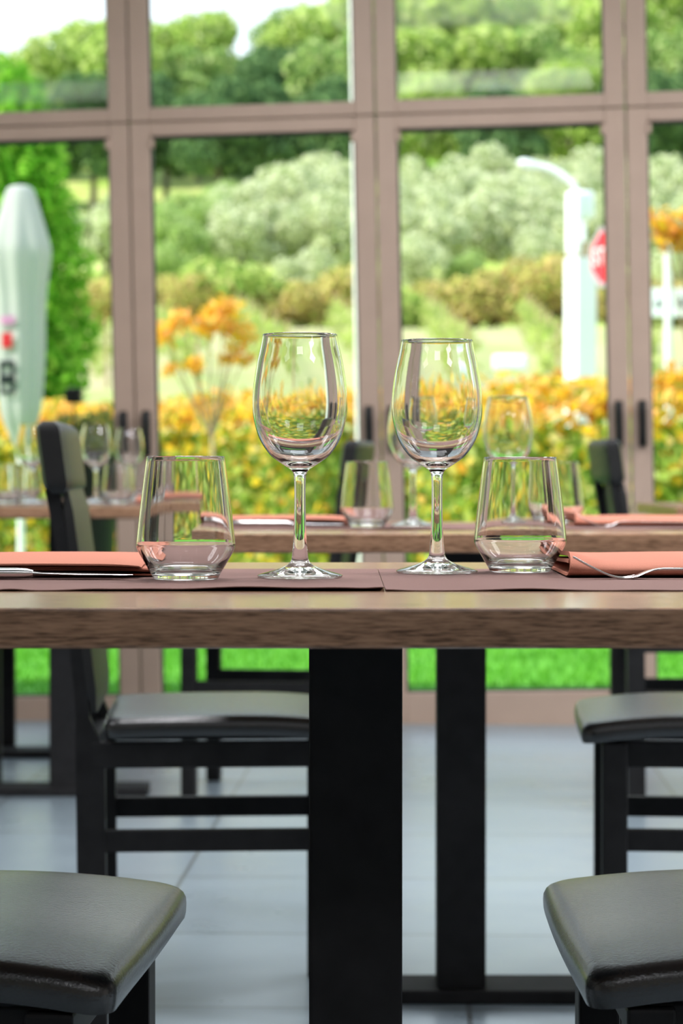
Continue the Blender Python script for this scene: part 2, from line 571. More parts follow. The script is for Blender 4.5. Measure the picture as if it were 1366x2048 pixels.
# unseen fill lamps added under the ceiling to brighten tables, floor and door frames
LW = [('rear', -1.5, 13), ('middle', 2.6, 60), ('second', 4.5, 34), ('front', 6.1, 26)]
for rowname, y, watts in LW:
    for sidename, x in (('left', -2.6), ('centre', 0.0), ('right', 2.6)):
        e = empty('fill_lamp', (x, y, 2.94))
        tag(e, 'large white fill lamp added under the ceiling, %s one in the %s row' % (sidename, rowname), 'lamp', 'added fill lamps')
        bm = bmesh.new()
        box(bm, -.6, .6, -.4, .4, .03, .06, .006)
        for a in (-.6, .58):
            box(bm, a, a + .02, -.4, .4, 0, .03)
        for a in (-.4, .38):
            box(bm, -.58, .58, a, a + .02, 0, .03)
        obj('fill_lamp_housing', bm, 'lamp', e)
        L = bpy.data.lights.new('fill_light', 'AREA')
        L.shape = 'RECTANGLE'
        L.size = 1.14
        L.size_y = .74
        L.energy = watts * {'left': .45, 'centre': 1.0, 'right': 2.0}[sidename]
        L.color = (.97, .96, 1.0)
        lo = bpy.data.objects.new('fill_light', L)
        COL.objects.link(lo)
        lo.parent = e
        lo.location = (0, 0, .02)

# ------------------------------------------------------------------ tables
TOPZ = 0.75
def make_table():
    e = empty('restaurant_table')
    bm = B(-.4, .4, -.375, .375, TOPZ - .0275, TOPZ, .0022, 2)
    obj('tabletop', bm, 'table_wood', e)
    obj('pedestal', B(-.0385, .0385, -.0385, .0385, .02, TOPZ - .0275, .003), 'black_metal', e)
    obj('base', B(-.215, .215, -.06, .06, .0, .022, .004), 'black_metal', e)
    bm = bmesh.new()
    box(bm, -.19, .19, -.19, .19, TOPZ - .034, TOPZ - .0275, .001)
    obj('mounting_plate', bm, 'black_metal', e)
    return e

# ------------------------------------------------------------------ chairs (facing local +x)
def round_rect(a, b, r, ns=14, nc=7):
    pts = []
    for cx, cy, a0 in ((a - r, b - r, 0), (-a + r, b - r, 90), (-a + r, -b + r, 180), (a - r, -b + r, 270)):
        arc = [(cx + r * math.cos(R(a0 + 90 * k / nc)), cy + r * math.sin(R(a0 + 90 * k / nc))) for k in range(nc + 1)]
        if pts:
            p, q = pts[-1], arc[0]
            pts += [(p[0] + (q[0] - p[0]) * k / ns, p[1] + (q[1] - p[1]) * k / ns) for k in range(1, ns)]
        pts += arc
    p, q = pts[-1], pts[0]
    pts += [(p[0] + (q[0] - p[0]) * k / ns, p[1] + (q[1] - p[1]) * k / ns) for k in range(1, ns)]
    return pts

def seat_bm():
    bm = bmesh.new()
    a, b, cx0 = .1935, .203, .0235
    out = round_rect(a, b, .022)
    n = len(out)
    # (radial scale, inset, drop below the top surface)
    rows = [(.25, 0, 0), (.5, 0, 0), (.7, 0, 0), (.82, 0, 0), (.92, 0, 0), (1, .012, .0003), (1, .007, .0016), (1, .003, .0045), (1, .0005, .009), (1, 0, .014), (1, .0005, .022), (1, .002, .028)]
    def top(x, y):
        u, v = x / a, y / b
        return .4765 - .014 * max(0, (u - .15) / .85) ** 2 - .005 * v ** 4 - .004 * max(0, -u) ** 3
    def shape(x, y):
        u = x / a
        return cx0 + x + .006 * (1 - (y / b) ** 2) * max(0, u) ** 3, y * (1 - .05 * (.5 - u / 2))
    rings = [[bm.verts.new((cx0, 0, top(0, 0)))]]
    for sc, ins, dr in rows:
        ring = []
        for x, y in out:
            l = math.hypot(x, y)
            kx = x * sc - ins * x / l * 1.2
            ky = y * sc - ins * y / l * 1.2
            z = top(kx, ky) - dr
            if dr > .015: z = max(.431, z)
            sx, sy = shape(kx, ky)
            ring.append(bm.verts.new((sx, sy, z)))
        rings.append(ring)
    rings.append([bm.verts.new((cx0, 0, .431))])
    for p, q in zip(rings[:-1], rings[1:]):
        for i in range(n):
            j = (i + 1) % n
            if len(p) == 1: bm.faces.new((p[0], q[i], q[j]))
            elif len(q) == 1: bm.faces.new((p[i], p[j], q[0]))
            else: bm.faces.new((p[i], p[j], q[j], q[i]))
    return bm

def post_bm(y):
    """rear leg that runs on up as the leaning back post"""
    bm = bmesh.new()
    path = [(-.186, 0.0), (-.188, .20), (-.190, .42), (-.1935, .47), (-.203, .58), (-.226, .74), (-.240, .82)]
    hw = .0175
    rings = []
    for x, z in path:
        lo, hi = (-.0215, .0215) if z < .43 else (-.017, .003)
        rings.append([bm.verts.new((x + (hi if sx > 0 else lo), y + sy * hw, z)) for sx, sy in ((-1, -1), (1, -1), (1, 1), (-1, 1))])
    for p, q in zip(rings[:-1], rings[1:]):
        for i in range(4):
            bm.faces.new((p[i], p[(i + 1) % 4], q[(i + 1) % 4], q[i]))
    bm.faces.new(rings[0][::-1]); bm.faces.new(rings[-1])
    return bm

def back_x(z): return -.190 - .060 * max(0, (z - .42) / .49) ** 1.1

def slab_bm(z0, z1, t, hw, nz=10, r=.012, fwd=0.0):
    """a padded slab following the lean of the back, thick t, half width hw, with rounded edges"""
    bm = bmesh.new()
    rings = []
    for k in range(nz + 1):
        z = z0 + (z1 - z0) * k / nz
        e = min(k, nz - k) / nz * (z1 - z0)
        f = 1.0 if e >= r else math.sqrt(max(0, 1 - (1 - e / r) ** 2)) * .5 + .5
        tt, hh = t * f, hw - (1 - f) * .012
        ring = []
        for sx, sy in ((-.5, -.9), (-.35, -1), (.35, -1), (.5, -.9), (.5, .9), (.35, 1), (-.35, 1), (-.5, .9)):
            ring.append(bm.verts.new((back_x(z) + fwd + sx * tt, sy * hh, z)))
        rings.append(ring)
    for p, q in zip(rings[:-1], rings[1:]):
        for i in range(8):
            bm.faces.new((p[i], p[(i + 1) % 8], q[(i + 1) % 8], q[i]))
    bm.faces.new(rings[0][::-1]); bm.faces.new(rings[-1])
    return bm

def make_chair():
    e = empty('dining_chair')
    obj('seat', seat_bm(), 'leather', e, smooth=True, ang=60)
    for s in (-1, 1):
        obj('leg', B(.168 - .019, .168 + .019, s * .178 - .019, s * .178 + .019, 0, .432, .003), 'black_wood', e)
    for s in (-1, 1):
        obj('back_post', post_bm(s * .168), 'black_wood', e)
    bm = bmesh.new()
    for s in (-1, 1):
        box(bm, -.19, .168, s * .176 - .010, s * .176 + .010, .395, .434, .002)
    box(bm, .158, .178, -.176, .176, .395, .434, .002)
    box(bm, -.198, -.18, -.17, .17, .395, .434, .002)
    obj('seat_frame', bm, 'black_wood', e)
    for s in (-1, 1):
        obj('stretcher', B(-.188, .168, s * .174 - .009, s * .174 + .009, .268, .301, .002), 'black_wood', e)
    obj('back_panel', slab_bm(.478, .812, .020, .186, fwd=.0115), 'back_leather', e, smooth=True, ang=45)
    obj('back_pad', slab_bm(.806, .914, .044, .198, 12, .016), 'back_leather', e, smooth=True, ang=45)
    return e

table0 = make_table()
chair0 = make_chair()
used = {'t': 0, 'c': 0}
def place_table(x, y, rz, label):
    o = table0 if not used['t'] else copy_tree(table0)
    used['t'] = 1
    o.location = (x, y, 0); o.rotation_euler = (0, 0, R(rz))
    return tag(o, label, 'table', 'wooden restaurant tables')
def place_chair(x, y, rz, label):
    o = chair0 if not used['c'] else copy_tree(chair0)
    used['c'] = 1
    o.location = (x, y, 0); o.rotation_euler = (0, 0, R(rz))
    return tag(o, label, 'chair', 'black dining chairs')

T1 = (.0117, 1.925); T2 = (.190, 3.655); T3 = (-.715, 5.94); T5 = (-.80, 6.72); T4 = (1.20, 5.85)
place_table(*T1, 0, 'nearest brown wooden table with black pedestal, set with two wine glasses')
place_table(*T2, 0, 'brown wooden table directly behind the nearest one, on a black pedestal')
place_table(*T3, 1, 'brown wooden table at the left before the glass doors, behind the tilted chair back')
place_table(*T5, 1, 'farthest brown wooden table at the left, pushed up close to the glass doors')
place_table(*T4, 0, 'brown wooden table at the right edge near the glass doors')
place_chair(-.374, 1.937, -4.5, 'nearest black leather chair at lower left, tucked under the front table')
place_chair(.405, 1.94, 180, 'nearest black leather chair at lower right, tucked under the front table')
place_chair(-.196, 3.62, 3, 'black chair left of the second table, its pale shining back above the front table')
place_chair(.592, 3.61, 175.6, 'black chair right of the second table, its seat shining under the front table')
place_chair(-.20, 6.0, 173, 'black chair behind the tumbler of the second table, drawn to the left table')
place_chair(.905, 5.75, 0, 'black chair with dark leaning back standing before the right door handles')
place_chair(-1.155, 6.62, 0, 'far left black chair by the glass doors, only a front leg in view')
place_chair(-1.09, 5.9, 0, 'black chair left of the left table, beside the frame edge')

# ------------------------------------------------------------------ glasses
def glass_mesh(kind):
    if kind == 'wine':
        outer = spline([(0.0, .0012), (.02, .0008), (.0335, 0.0), (.0362, .0012), (.0350, .0026), (.026, .0052), (.014, .0092), (.0082, .0135), (.0068, .020),
                        (.0056, .034), (.0049, .055), (.0048, .075), (.0053, .0865), (.0075, .0915), (.0150, .0965), (.0255, .1045), (.0345, .1180), (.0393, .134), (.0405, .147),
                        (.0397, .163), (.0368, .182), (.0335, .197), (.0318, .2062)], 4)
        inner = spline([(.0308, .2062), (.0324, .197), (.0357, .182), (.0386, .163), (.0394, .147), (.0381, .134), (.0332, .119), (.0243, .1068), (.0140, .1000), (.006, .0975), (0.0, .097)], 4)
        lip = [(.0317, .2069), (.0313, .2071), (.0309, .2069)]
    else:
        outer = spline([(0.0, .0012), (.018, .0010), (.0245, 0.0), (.0272, .0010), (.0290, .0045), (.0340, .0130), (.0392, .0220), (.0414, .0275), (.0413, .032), (.0392, .052), (.0358, .080), (.0328, .1022)], 4)
        inner = spline([(.0314, .1022), (.0343, .080), (.0376, .052), (.0396, .032), (.0394, .0280), (.0370, .0230), (.0315, .0150), (.0250, .0082), (.016, .0070), (0.0, .0068)], 4)
        lip = [(.0327, .1029), (.0321, .1032), (.0315, .1029)]
    bm = bmesh.new()
    prof = [(max(0, r), z) for r, z in outer] + lip + [(max(0, r), z) for r, z in inner]
    lathe(bm, prof, 96)
    return bm

protos = {}
def glass(kind, x, y, z, label, group):
    name = 'wine_glass' if kind == 'wine' else 'water_tumbler'
    if kind not in protos:
        o = obj(name, glass_mesh(kind), 'glass', smooth=True)
        protos[kind] = o
    else:
        o = protos[kind].copy()
        COL.objects.link(o)
    o.location = (x, y, z)
    return tag(o, label, 'wine glass' if kind == 'wine' else 'tumbler', group)

# ------------------------------------------------------------------ cloth and cutlery (coordinates relative to the table centre, z from the table top)
def sheet(f, nx, ny, x0, x1, y0, y1, th):
    bm = bmesh.new()
    lay = []
    for dz in (0, th):
        lay.append([[bm.verts.new((x0 + (x1 - x0) * i / nx, y0 + (y1 - y0) * j / ny, f(x0 + (x1 - x0) * i / nx, y0 + (y1 - y0) * j / ny) + dz)) for i in range(nx + 1)] for j in range(ny + 1)])
    for l in lay:
        for j in range(ny):
            for i in range(nx):
                bm.faces.new((l[j][i], l[j][i + 1], l[j + 1][i + 1], l[j + 1][i]))
    a, b = lay
    per = [(0, i) for i in range(nx)] + [(j, nx) for j in range(ny)] + [(ny, i) for i in range(nx, 0, -1)] + [(j, 0) for j in range(ny, 0, -1)]
    for k in range(len(per)):
        p, q = per[k], per[(k + 1) % len(per)]
        bm.faces.new((a[p[0]][p[1]], a[q[0]][q[1]], b[q[0]][q[1]], b[p[0]][p[1]]))
    return bm

MY0, MY1 = -.168, .205
def mat_z(x, y, seed, bumps):
    d = (y - MY0)
    w = math.exp(-(d / .035) ** 2)
    z = 0.0002
    for c, s, h in bumps:
        z += h * math.exp(-((x - c) / s) ** 2) * w
    return z + .0003 * (mnoise.noise(Vector((x * 9 + seed, y * 9, 0))) * .5 + .5)

def placemat(t, side, label, seed):
    rnd = random.Random(seed)
    if side < 0:
        x0, x1 = -.385, .0215
        bumps = [(-.265, .012, .0012), (-.205, .02, .0010), (-.165, .03, .0012), (-.085, .045, .0030), (-.012, .035, .0020), (.0215, .012, .0016)]
    else:
        x0, x1 = .0222, .385
        bumps = [(.0222, .012, .0022), (.128, .032, .0032), (.205, .02, .0010), (.30, .03, .002)]
    if seed > 1:
        bumps = [(c + rnd.uniform(-.02, .02), s, h * rnd.uniform(.2, .7)) for c, s, h in bumps]
    bm = sheet(lambda x, y: mat_z(x, y, seed, bumps), 150, 40, x0, x1, MY0, MY1, .0007)
    o = obj('placemat', bm, 'mat', smooth=True, ang=60, loc=(t[0], t[1], TOPZ))
    return tag(o, label, 'placemat', 'brown cloth placemats')

def extrude_path(bm, path, x0, x1, th, nx=24, fz=None, rs=3):
    """a cloth of thickness th following path (y,z), extruded from x0 to x1"""
    P = [np.array(p) for p in path]
    outl, inl = [], []
    for i, p in enumerate(P):
        d = P[min(i + 1, len(P) - 1)] - P[max(i - 1, 0)]
        d /= np.linalg.norm(d) + 1e-12
        nrm = np.array([-d[1], d[0]])
        outl.append(p + nrm * th / 2); inl.append(p - nrm * th / 2)
    loop = outl + inl[::-1]
    rows = []
    for k in range(nx + 1):
        x = x0 + (x1 - x0) * k / nx
        row = []
        for q in loop:
            y, z = q
            dz, dx = fz(x, y, z) if fz else (0, 0)
            row.append(bm.verts.new((x + dx, y, z + dz)))
        rows.append(row)
    n = len(loop)
    for a, b in zip(rows[:-1], rows[1:]):
        for i in range(n):
            bm.faces.new((a[i], a[(i + 1) % n], b[(i + 1) % n], b[i]))
    m = n // 2
    for row, fl in ((rows[0], 1), (rows[-1], 0)):
        for i in range(m - 1):
            f = (row[i], row[i + 1], row[n - 2 - i], row[n - 1 - i])
            bm.faces.new(f[::-1] if fl else f)
    return bm

def napkin_left(t, label, dy=0.0):
    # folded in three with the top flap overhanging towards the viewer
    path = spline([(.035, .0021), (.15, .0021), (.262, .0022), (.2705, .0040), (.262, .0058), (.14, .0056), (.045, .0056), (.040, .0068), (.046, .0081), (.15, .0085), (.262, .0088), (.270, .0105), (.262, .0122), (.14, .0122), (.06, .0120), (.012, .0112)], 4)
    bm = bmesh.new()
    def fz(x, y, z):
        e = max(0, (x + .215) / .035)
        return (-(z * .12) * e ** 2 + .0006 * math.sin(x * 21 + 1) * (z / .012), 0.006 * math.sin(z * 300) * e + (.008 if z < .0075 and y < .1 else 0) * e)
    extrude_path(bm, path, -.40, -.182, .0014, 26, fz)
    bmesh.ops.rotate(bm, cent=(-.2, .1, 0), matrix=Matrix.Rotation(R(.6), 3, 'Z'), verts=bm.verts)
    o = obj('napkin', bm, 'napkin', smooth=True, ang=60, loc=(t[0], t[1] + dy, TOPZ + .0012))
    return tag(o, label, 'napkin', 'terracotta cloth napkins')

def napkin_right(t, label, dy=0.0):
    path = spline([(.038, .0092), (.15, .0088), (.250, .0086), (.258, .0050), (.250, .0021), (.15, .0021), (.06, .0021), (.030, .0024), (.0205, .0045), (.0225, .0082), (.034, .0108), (.06, .0120), (.15, .0124), (.262, .0122)], 5)
    bm = bmesh.new()
    def fz(x, y, z):
        e = max(0, 1 - (x - .184) / .055)          # free end lifts and curls up
        f = max(0, 1 - abs(y - .05) / .16)
        return ((z / .012) ** 2 * (.0085 * e ** 2 * (.25 + .75 * f)) + .0006 * math.sin(x * 25) * (z / .012), -.004 * e * (1 - z / .012))
    extrude_path(bm, path, .184, .40, .0017, 26, fz)
    o = obj('napkin', bm, 'napkin', smooth=True, ang=60, loc=(t[0], t[1] + dy, TOPZ + .0012))
    return tag(o, label, 'napkin', 'terracotta cloth napkins')

def section_loft(bm, secs):
    """secs: list of (x, y, z, half width y, half height z); rounded cross sections"""
    n = 14
    rings = []
    for x, y, z, wy, wz in secs:
        ring = []
        for i in range(n):
            a = 2 * PI * i / n
            c, s = math.cos(a), math.sin(a)
            ring.append(bm.verts.new((x, y + wy * math.copysign(abs(c) ** .7, c), z + wz * math.copysign(abs(s) ** .7, s))))
        rings.append(ring)
    for p, q in zip(rings[:-1], rings[1:]):
        for i in range(n):
            bm.faces.new((p[i], p[(i + 1) % n], q[(i + 1) % n], q[i]))
    bm.faces.new(rings[0][::-1]); bm.faces.new(rings[-1])

def knife(t, label, dy=0.0):
    e = empty('table_knife', (t[0], t[1] + dy, TOPZ + .0011))
    bm = bmesh.new()
    section_loft(bm, [(-.385, .004, .0052, .004, .003), (-.382, .004, .0052, .0075, .0046), (-.34, .004, .0052, .0085, .005), (-.285, .004, .0052, .0072, .0047), (-.276, .004, .0052, .0066, .0042), (-.270, .003, .0053, .0048, .0026)])
    obj('knife_handle', bm, 'steel', e, smooth=True, ang=50)
    bm = bmesh.new()
    section_loft(bm, [(-.271, .003, .0053, .0042, .0016), (-.262, .004, .0050, .0070, .0009), (-.23, .004, .0046, .0090, .0007), (-.205, .003, .0043, .0085, .0006), (-.192, .000, .0042, .005, .0005), (-.186, -.003, .0042, .0012, .0004)])
    obj('blade', bm, 'steel', e, smooth=True, ang=50)
    return tag(e, label, 'knife', 'steel table knives')

def fork(t, label, dy=0.0):
    e = empty('table_fork', (t[0], t[1] + dy, TOPZ + .0012))
    zc = lambda x: np.interp(x, [p[0] for p in FP], [p[1] for p in FP])
    FP = spline([(.184, .0182), (.195, .0120), (.207, .0060), (.217, .0022), (.226, .0010), (.235, .0022), (.244, .0056), (.252, .0078), (.262, .0086), (.30, .0080), (.35, .0068), (.385, .0055)], 6)
    FP = [p for p in FP]
    bm = bmesh.new()
    def strip(bm, xa, xb, yc, wfun, th, n=18):
        secs = []
        for i in range(n + 1):
            x = xa + (xb - xa) * i / n
            secs.append((x, yc(x) if callable(yc) else yc, float(zc(x)), wfun((x - xa) / (xb - xa)), th))
        section_loft(bm, secs)
    strip(bm, .232, .255, .0, lambda u: .0115 - .0080 * u ** 1.2, .0009)
    head = obj('fork_head', bm, 'steel', e, smooth=True, ang=50)
    for k in range(4):
        bm = bmesh.new()
        strip(bm, .184, .236, -.0092 + .00613 * k, lambda u: .0010 + .0012 * u, .0009, 16)
        obj('tine', bm, 'steel', head, smooth=True, ang=50)
    bm = bmesh.new()
    strip(bm, .254, .385, .0, lambda u: .0034 + .0055 * u ** 1.3, .0011, 24)
    obj('fork_handle', bm, 'steel', e, smooth=True, ang=50)
    return tag(e, label, 'fork', 'steel table forks')

zg = TOPZ + .0013
placemat(T1, -1, 'brown cloth placemat on the left half of the nearest table', 1)
placemat(T1, 1, 'brown cloth placemat on the right half of the nearest table', 1.5)
napkin_left(T1, 'folded terracotta napkin at the left of the nearest table, beside the knife', .005)
napkin_right(T1, 'terracotta napkin at the right of the nearest table, behind the fork', .005)
knife(T1, 'steel knife lying before the left napkin of the nearest table', -.004)
fork(T1, 'steel fork resting before the right napkin of the nearest table', .006)
glass('tumbler', px(371.5, 1.925), 1.925, zg, 'clear water tumbler at the left of the nearest table, beside the napkin', 'water tumblers')
glass('wine', px(600, 1.957), 1.957, zg, 'tall clear wine glass left of centre on the nearest table', 'wine glasses')
glass('wine', px(874, 2.046), 2.046, zg, 'tall clear wine glass right of centre on the nearest table', 'wine glasses')
glass('tumbler', px(1040.5, 2.06), 2.06, zg, 'clear water tumbler at the right of the nearest table, near the fork', 'water tumblers')

placemat(T2, -1, 'brown cloth placemat on the left half of the second table', 3)
placemat(T2, 1, 'brown cloth placemat on the right half of the second table', 4)
napkin_left(T2, 'folded terracotta napkin on the second table, seen behind the left wine glass', -.02)
napkin_right(T2, 'terracotta napkin with raised end at the right of the second table', -.02)
knife(T2, 'steel knife before the napkin at the left of the second table', -.03)
fork(T2, 'steel fork before the napkin at the right of the second table', -.02)
glass('tumbler', px(734, 3.60), 3.60, zg, 'water tumbler on the second table, seen between the two near wine glasses', 'water tumblers')
glass('wine', px(826, 3.66), 3.66, zg, 'wine glass on the second table, partly hidden by the near right wine glass', 'wine glasses')
glass('wine', px(1016, 3.66), 3.66, zg, 'wine glass on the second table, rising behind the near right tumbler', 'wine glasses')
glass('tumbler', px(1118, 3.80), 3.80, zg, 'water tumbler on the second table, half hidden by the near right tumbler', 'water tumblers')

placemat(T3, -1, 'brown placemat on the left half of the left table by the doors', 5)
placemat(T3, 1, 'brown placemat on the right half of the left table by the doors', 6)
napkin_right(T3, 'terracotta napkin on the left table by the doors, right of the glasses', -.02)
glass('tumbler', px(14, 5.95), 5.95, zg, 'blurred water tumbler at the frame edge on the left table', 'water tumblers')
glass('wine', px(64, 5.98), 5.98, zg, 'blurred wine glass on the left table, just left of the leaning chair back', 'wine glasses')
glass('wine', px(192, 6.03), 6.03, zg, 'blurred wine glass on the left table, just right of the leaning chair back', 'wine glasses')
glass('tumbler', px(236, 5.96), 5.96, zg, 'blurred water tumbler on the left table, below the door handles', 'water tumblers')
placemat(T5, -1, 'brown placemat on the left half of the farthest table', 7)
placemat(T5, 1, 'brown placemat on the right half of the farthest table', 8)
glass('tumbler', px(54, 6.66), 6.66, zg, 'farthest water tumbler at the left, behind the wine glass', 'water tumblers')
glass('wine', px(259, 6.62), 6.62, zg, 'farthest wine glass, directly before the left door handle', 'wine glasses')
glass('tumbler', px(292, 6.60), 6.60, zg, 'farthest water tumbler, just left above the near left tumbler', 'water tumblers')
placemat(T4, -1, 'brown placemat on the table at the right frame edge', 9)

# ------------------------------------------------------------------ just outside the doors
bm = bmesh.new()
D = 10.6
tube(bm, [(px(726, D), D, H(0, D) - .05), (px(726, D) - .016 * 4.2, D, 4.2)], .0165, 12)
tag(obj('metal_post', bm, 'post', smooth=True, ang=50), 'slim pale metal post outside, just left of the middle door jamb', 'post')

# potted herb with a little lamp on a stake
D = 8.9
e = empty('potted_plant', (px(172, D), D, H(0, D)))
tag(e, 'grey green bushy herb in a tall black planter outside the left door', 'potted plant')
bm = bmesh.new()
lathe(bm, [(0, 0), (.075, 0), (.13, .93), (.138, .95), (.128, .955), (.118, .90), (0, .90)], 32)
obj('planter', bm, 'pot', e, smooth=True, ang=40)
c, n = crown_points([(0, 0, 1.0, .125, .11, .075), (-.06, 0, 1.04, .08, .08, .07), (.06, 0, 1.05, .08, .08, .075)], 1500, 5, 1.2)
meshobj('foliage', leaf_mesh('foliage', c, n, .045, .010, 'lavender', 6), e)
e = empty('garden_lamp', (px(148, 8.75), 8.75, H(0, 8.75)))
tag(e, 'small black garden spotlight on a thin stake above the herb', 'garden lamp')
z0 = pz(792, 8.75) - H(0, 8.75)
obj('lamp_head', B(-.030, .030, -.03, .03, z0 - .026, z0 + .028, .006, mat=Matrix.Rotation(R(0), 4, 'Y')), 'handle', e)
bm = bmesh.new()
tube(bm, [(0, 0, -.02), (0, 0, z0 - .02)], .004, 8)
obj('stake', bm, 'handle', e)

# closed parasol
D = 15.0
X = px(42, D); G0 = H(X, D)
e = empty('parasol', (X, D, G0))
tag(e, 'closed white canvas parasol on the lawn at the left, with printed marks', 'parasol')
bm = bmesh.new()
prof = [(pz(893, D), .040), (pz(870, D), .075), (pz(830, D), .125), (pz(780, D), .146), (pz(700, D), .160), (pz(640, D), .162), (pz(590, D), .170), (pz(560, D), .182), (pz(530, D), .196), (pz(505, D), .204), (pz(485, D), .194), (pz(455, D), .168), (pz(425, D), .140), (pz(400, D), .116), (pz(384, D), .098), (pz(377, D), .080), (pz(373, D), .045), (pz(372, D), .0)]
prof = spline([(r * .93, z - G0) for z, r in prof], 4)
n = 72
rings = []
for r, z in prof:
    if r < 1e-4: rings.append([bm.verts.new((0, 0, z))]); continue
    ring = []
    for i in range(n):
        a = 2 * PI * i / n
        tt = (z - prof[0][1]) / (prof[-1][1] - prof[0][1])
        fold = 1 + (.10 * (1 - tt ** 4)) * math.sin(8 * a + 2.2 * tt) * (1 - .3 * math.sin(3 * a))
        ring.append(bm.verts.new((r * fold * math.cos(a), r * fold * math.sin(a), z)))
    rings.append(ring)
for p, q in zip(rings[:-1], rings[1:]):
    for i in range(n):
        j = (i + 1) % n
        if len(q) == 1: bm.faces.new((p[i], p[j], q[0]))
        else: bm.faces.new((p[i], p[j], q[j], q[i]))
canopy = obj('canopy', bm, 'parasol', e, smooth=True)
bm = bmesh.new()
tube(bm, [(0, 0, 0), (0, 0, pz(376, D) - G0)], .024, 12)
obj('pole', bm, 'post', e, smooth=True, ang=50)
obj('base', B(-.3, .3, -.3, .3, 0, .07, .01), 'post', e)
# printed marks on the cloth, each a thin patch just proud of the canopy
def patch(name, x0, x1, y0, y1, mat, off=.006):
    bm = bmesh.new()
    xa, xb = px(x0, D) - X, px(x1, D) - X
    za, zb = pz(y1, D) - G0, pz(y0, D) - G0
    nx, nz = 8, 8
    g = []
    for j in range(nz + 1):
        z = za + (zb - za) * j / nz
        r = float(np.interp(z, [q[1] for q in prof], [q[0] for q in prof])) * 1.11 + off
        row = []
        for i in range(nx + 1):
            x = xa + (xb - xa) * i / nx
            row.append(bm.verts.new((x, -math.sqrt(max(1e-5, r * r - x * x)), z)))
        g.append(row)
    for j in range(nz):
        for i in range(nx):
            bm.faces.new((g[j][i], g[j][i + 1], g[j + 1][i + 1], g[j + 1][i]))
    bmesh.ops.solidify(bm, geom=bm.faces[:], thickness=.002)
    o = obj(name, bm, mat, canopy, smooth=True, ang=60)
    return o
patch('print', 8, 38, 636, 652, 'pink')['label'] = 'pale pink printed strip'
patch('print', 10, 32, 669, 698, 'red')['label'] = 'red printed square'
for k, (a, b, y0, y1) in enumerate(((4, 38, 724, 735), (4, 12, 735, 752), (30, 38, 735, 752), (4, 38, 752, 770), (4, 11, 770, 782), (31, 38, 770, 782), (4, 38, 782, 790))):
    patch('print', a, b, y0, y1, 'ink')['label'] = 'dark printed lettering stroke'

# hedge: one clipped run, nearer at the right
P0, P1 = Vector((-5.6, 23.6)), Vector((4.9, 11.0))
hd = (P1 - P0); HL = hd.length; hd.normalize(); hn = Vector((-hd.y, hd.x))
rg = np.random.default_rng(11)
N = 30000
u = rg.uniform(0, HL, N)
side = rg.uniform(0, 1, N)
hh = 1.30 + .10 * u / HL
v = np.where(side < .30, rg.uniform(-.36, .36, N), -.36 + rg.normal(0, .05, N))
w = np.where(side < .30, hh + rg.normal(0, .045, N), rg.uniform(0, 1, N) * hh)
back = side > .9
v = np.where(back, .36, v)
bulge = .07 * np.sin(u * 3.1) + .05 * np.sin(u * 7.3 + 1) + .04 * np.sin(w * 9 + u * 2)
v = v + np.where(side < .3, 0, -bulge)
w = w + np.where(side < .3, .05 * np.sin(u * 5.3) + .04 * np.sin(u * 11.7 + 2), 0)
c = np.stack([P0.x + hd.x * u + hn.x * v, P0.y + hd.y * u + hn.y * v, w - .06], 1)
nr = np.where((side < .3)[:, None], np.array([[0, 0, 1.0]]), np.where(back[:, None], 1, -1) * np.array([[hn.x, hn.y, 0]])) + rg.normal(size=(N, 3)) * .75
e = empty('hedge', (0, 0, 0))
tag(e, 'long clipped hedge of yellow, orange and green leaves behind the lawn', 'hedge')
redm = (w > hh - .16) & (rg.uniform(0, 1, N) < .6) | (rg.uniform(0, 1, N) < .05)
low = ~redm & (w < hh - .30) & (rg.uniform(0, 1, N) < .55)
up = ~redm & ~low
meshobj('foliage', leaf_mesh('foliage', c[up], nr[up], .105, .06, 'hedge', 12), e)
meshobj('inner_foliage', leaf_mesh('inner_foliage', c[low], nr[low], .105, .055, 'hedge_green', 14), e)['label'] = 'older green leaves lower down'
o = meshobj('shoot_tips', leaf_mesh('shoot_tips', c[redm], nr[redm], .10, .055, 'hedge_red', 13), e)
o['label'] = 'orange red young leaves along the top'
bm = bmesh.new()
m4 = Matrix(((hd.x, hn.x, 0, P0.x), (hd.y, hn.y, 0, P0.y), (0, 0, 1, -.06), (0, 0, 0, 1)))
box(bm, 0, HL, -.26, .26, 0.0, 1.17, mat=m4)
obj('branch_core', bm, M['shrub2'], e)

# saplings with orange tinged leaves
def sapling(x, y, h, blobs, label, seed):
    e = empty('sapling', (x, y, H(x, y)))
    tag(e, label, 'young tree')
    rn = random.Random(seed)
    bm = bmesh.new()
    f = h * .58
    tube(bm, [(0, 0, -.03), (.02, 0, f * .5), (0, 0, f)], [.020, .016, .013], 8)
    for bx, by, bz, r in blobs:
        tube(bm, spline([(0, 0, f * .92), (bx * .5, by * .5, f + (bz - f) * .45), (bx, by, bz + r * .5)], 4), [.009 - .0006 * k for k in range(9)], 6)
    obj('trunk', bm, 'twig', e, smooth=True)
    c, n = crown_points([(a, b, d, r, r, r * .8) for a, b, d, r in blobs], 520, seed, .9, (.2, 1.25))
    meshobj('foliage', leaf_mesh('foliage', c, n, .085, .045, 'hedge_red', seed), e)
D = 16.0
sapling(px(424, D), D, 2.05, [(-.34, 0, 1.82, .10), (-.22, .05, 1.93, .10), (-.02, 0, 1.92, .12), (.10, -.05, 1.98, .12), (.19, .03, 1.84, .11), (.12, .08, 1.68, .08), (-.12, -.06, 1.62, .07), (.23, 0, 1.66, .06), (-.28, 0, 1.58, .06)],
        'spindly young tree with orange leaves in front of the hedge, left of centre', 31)
D = 13.0
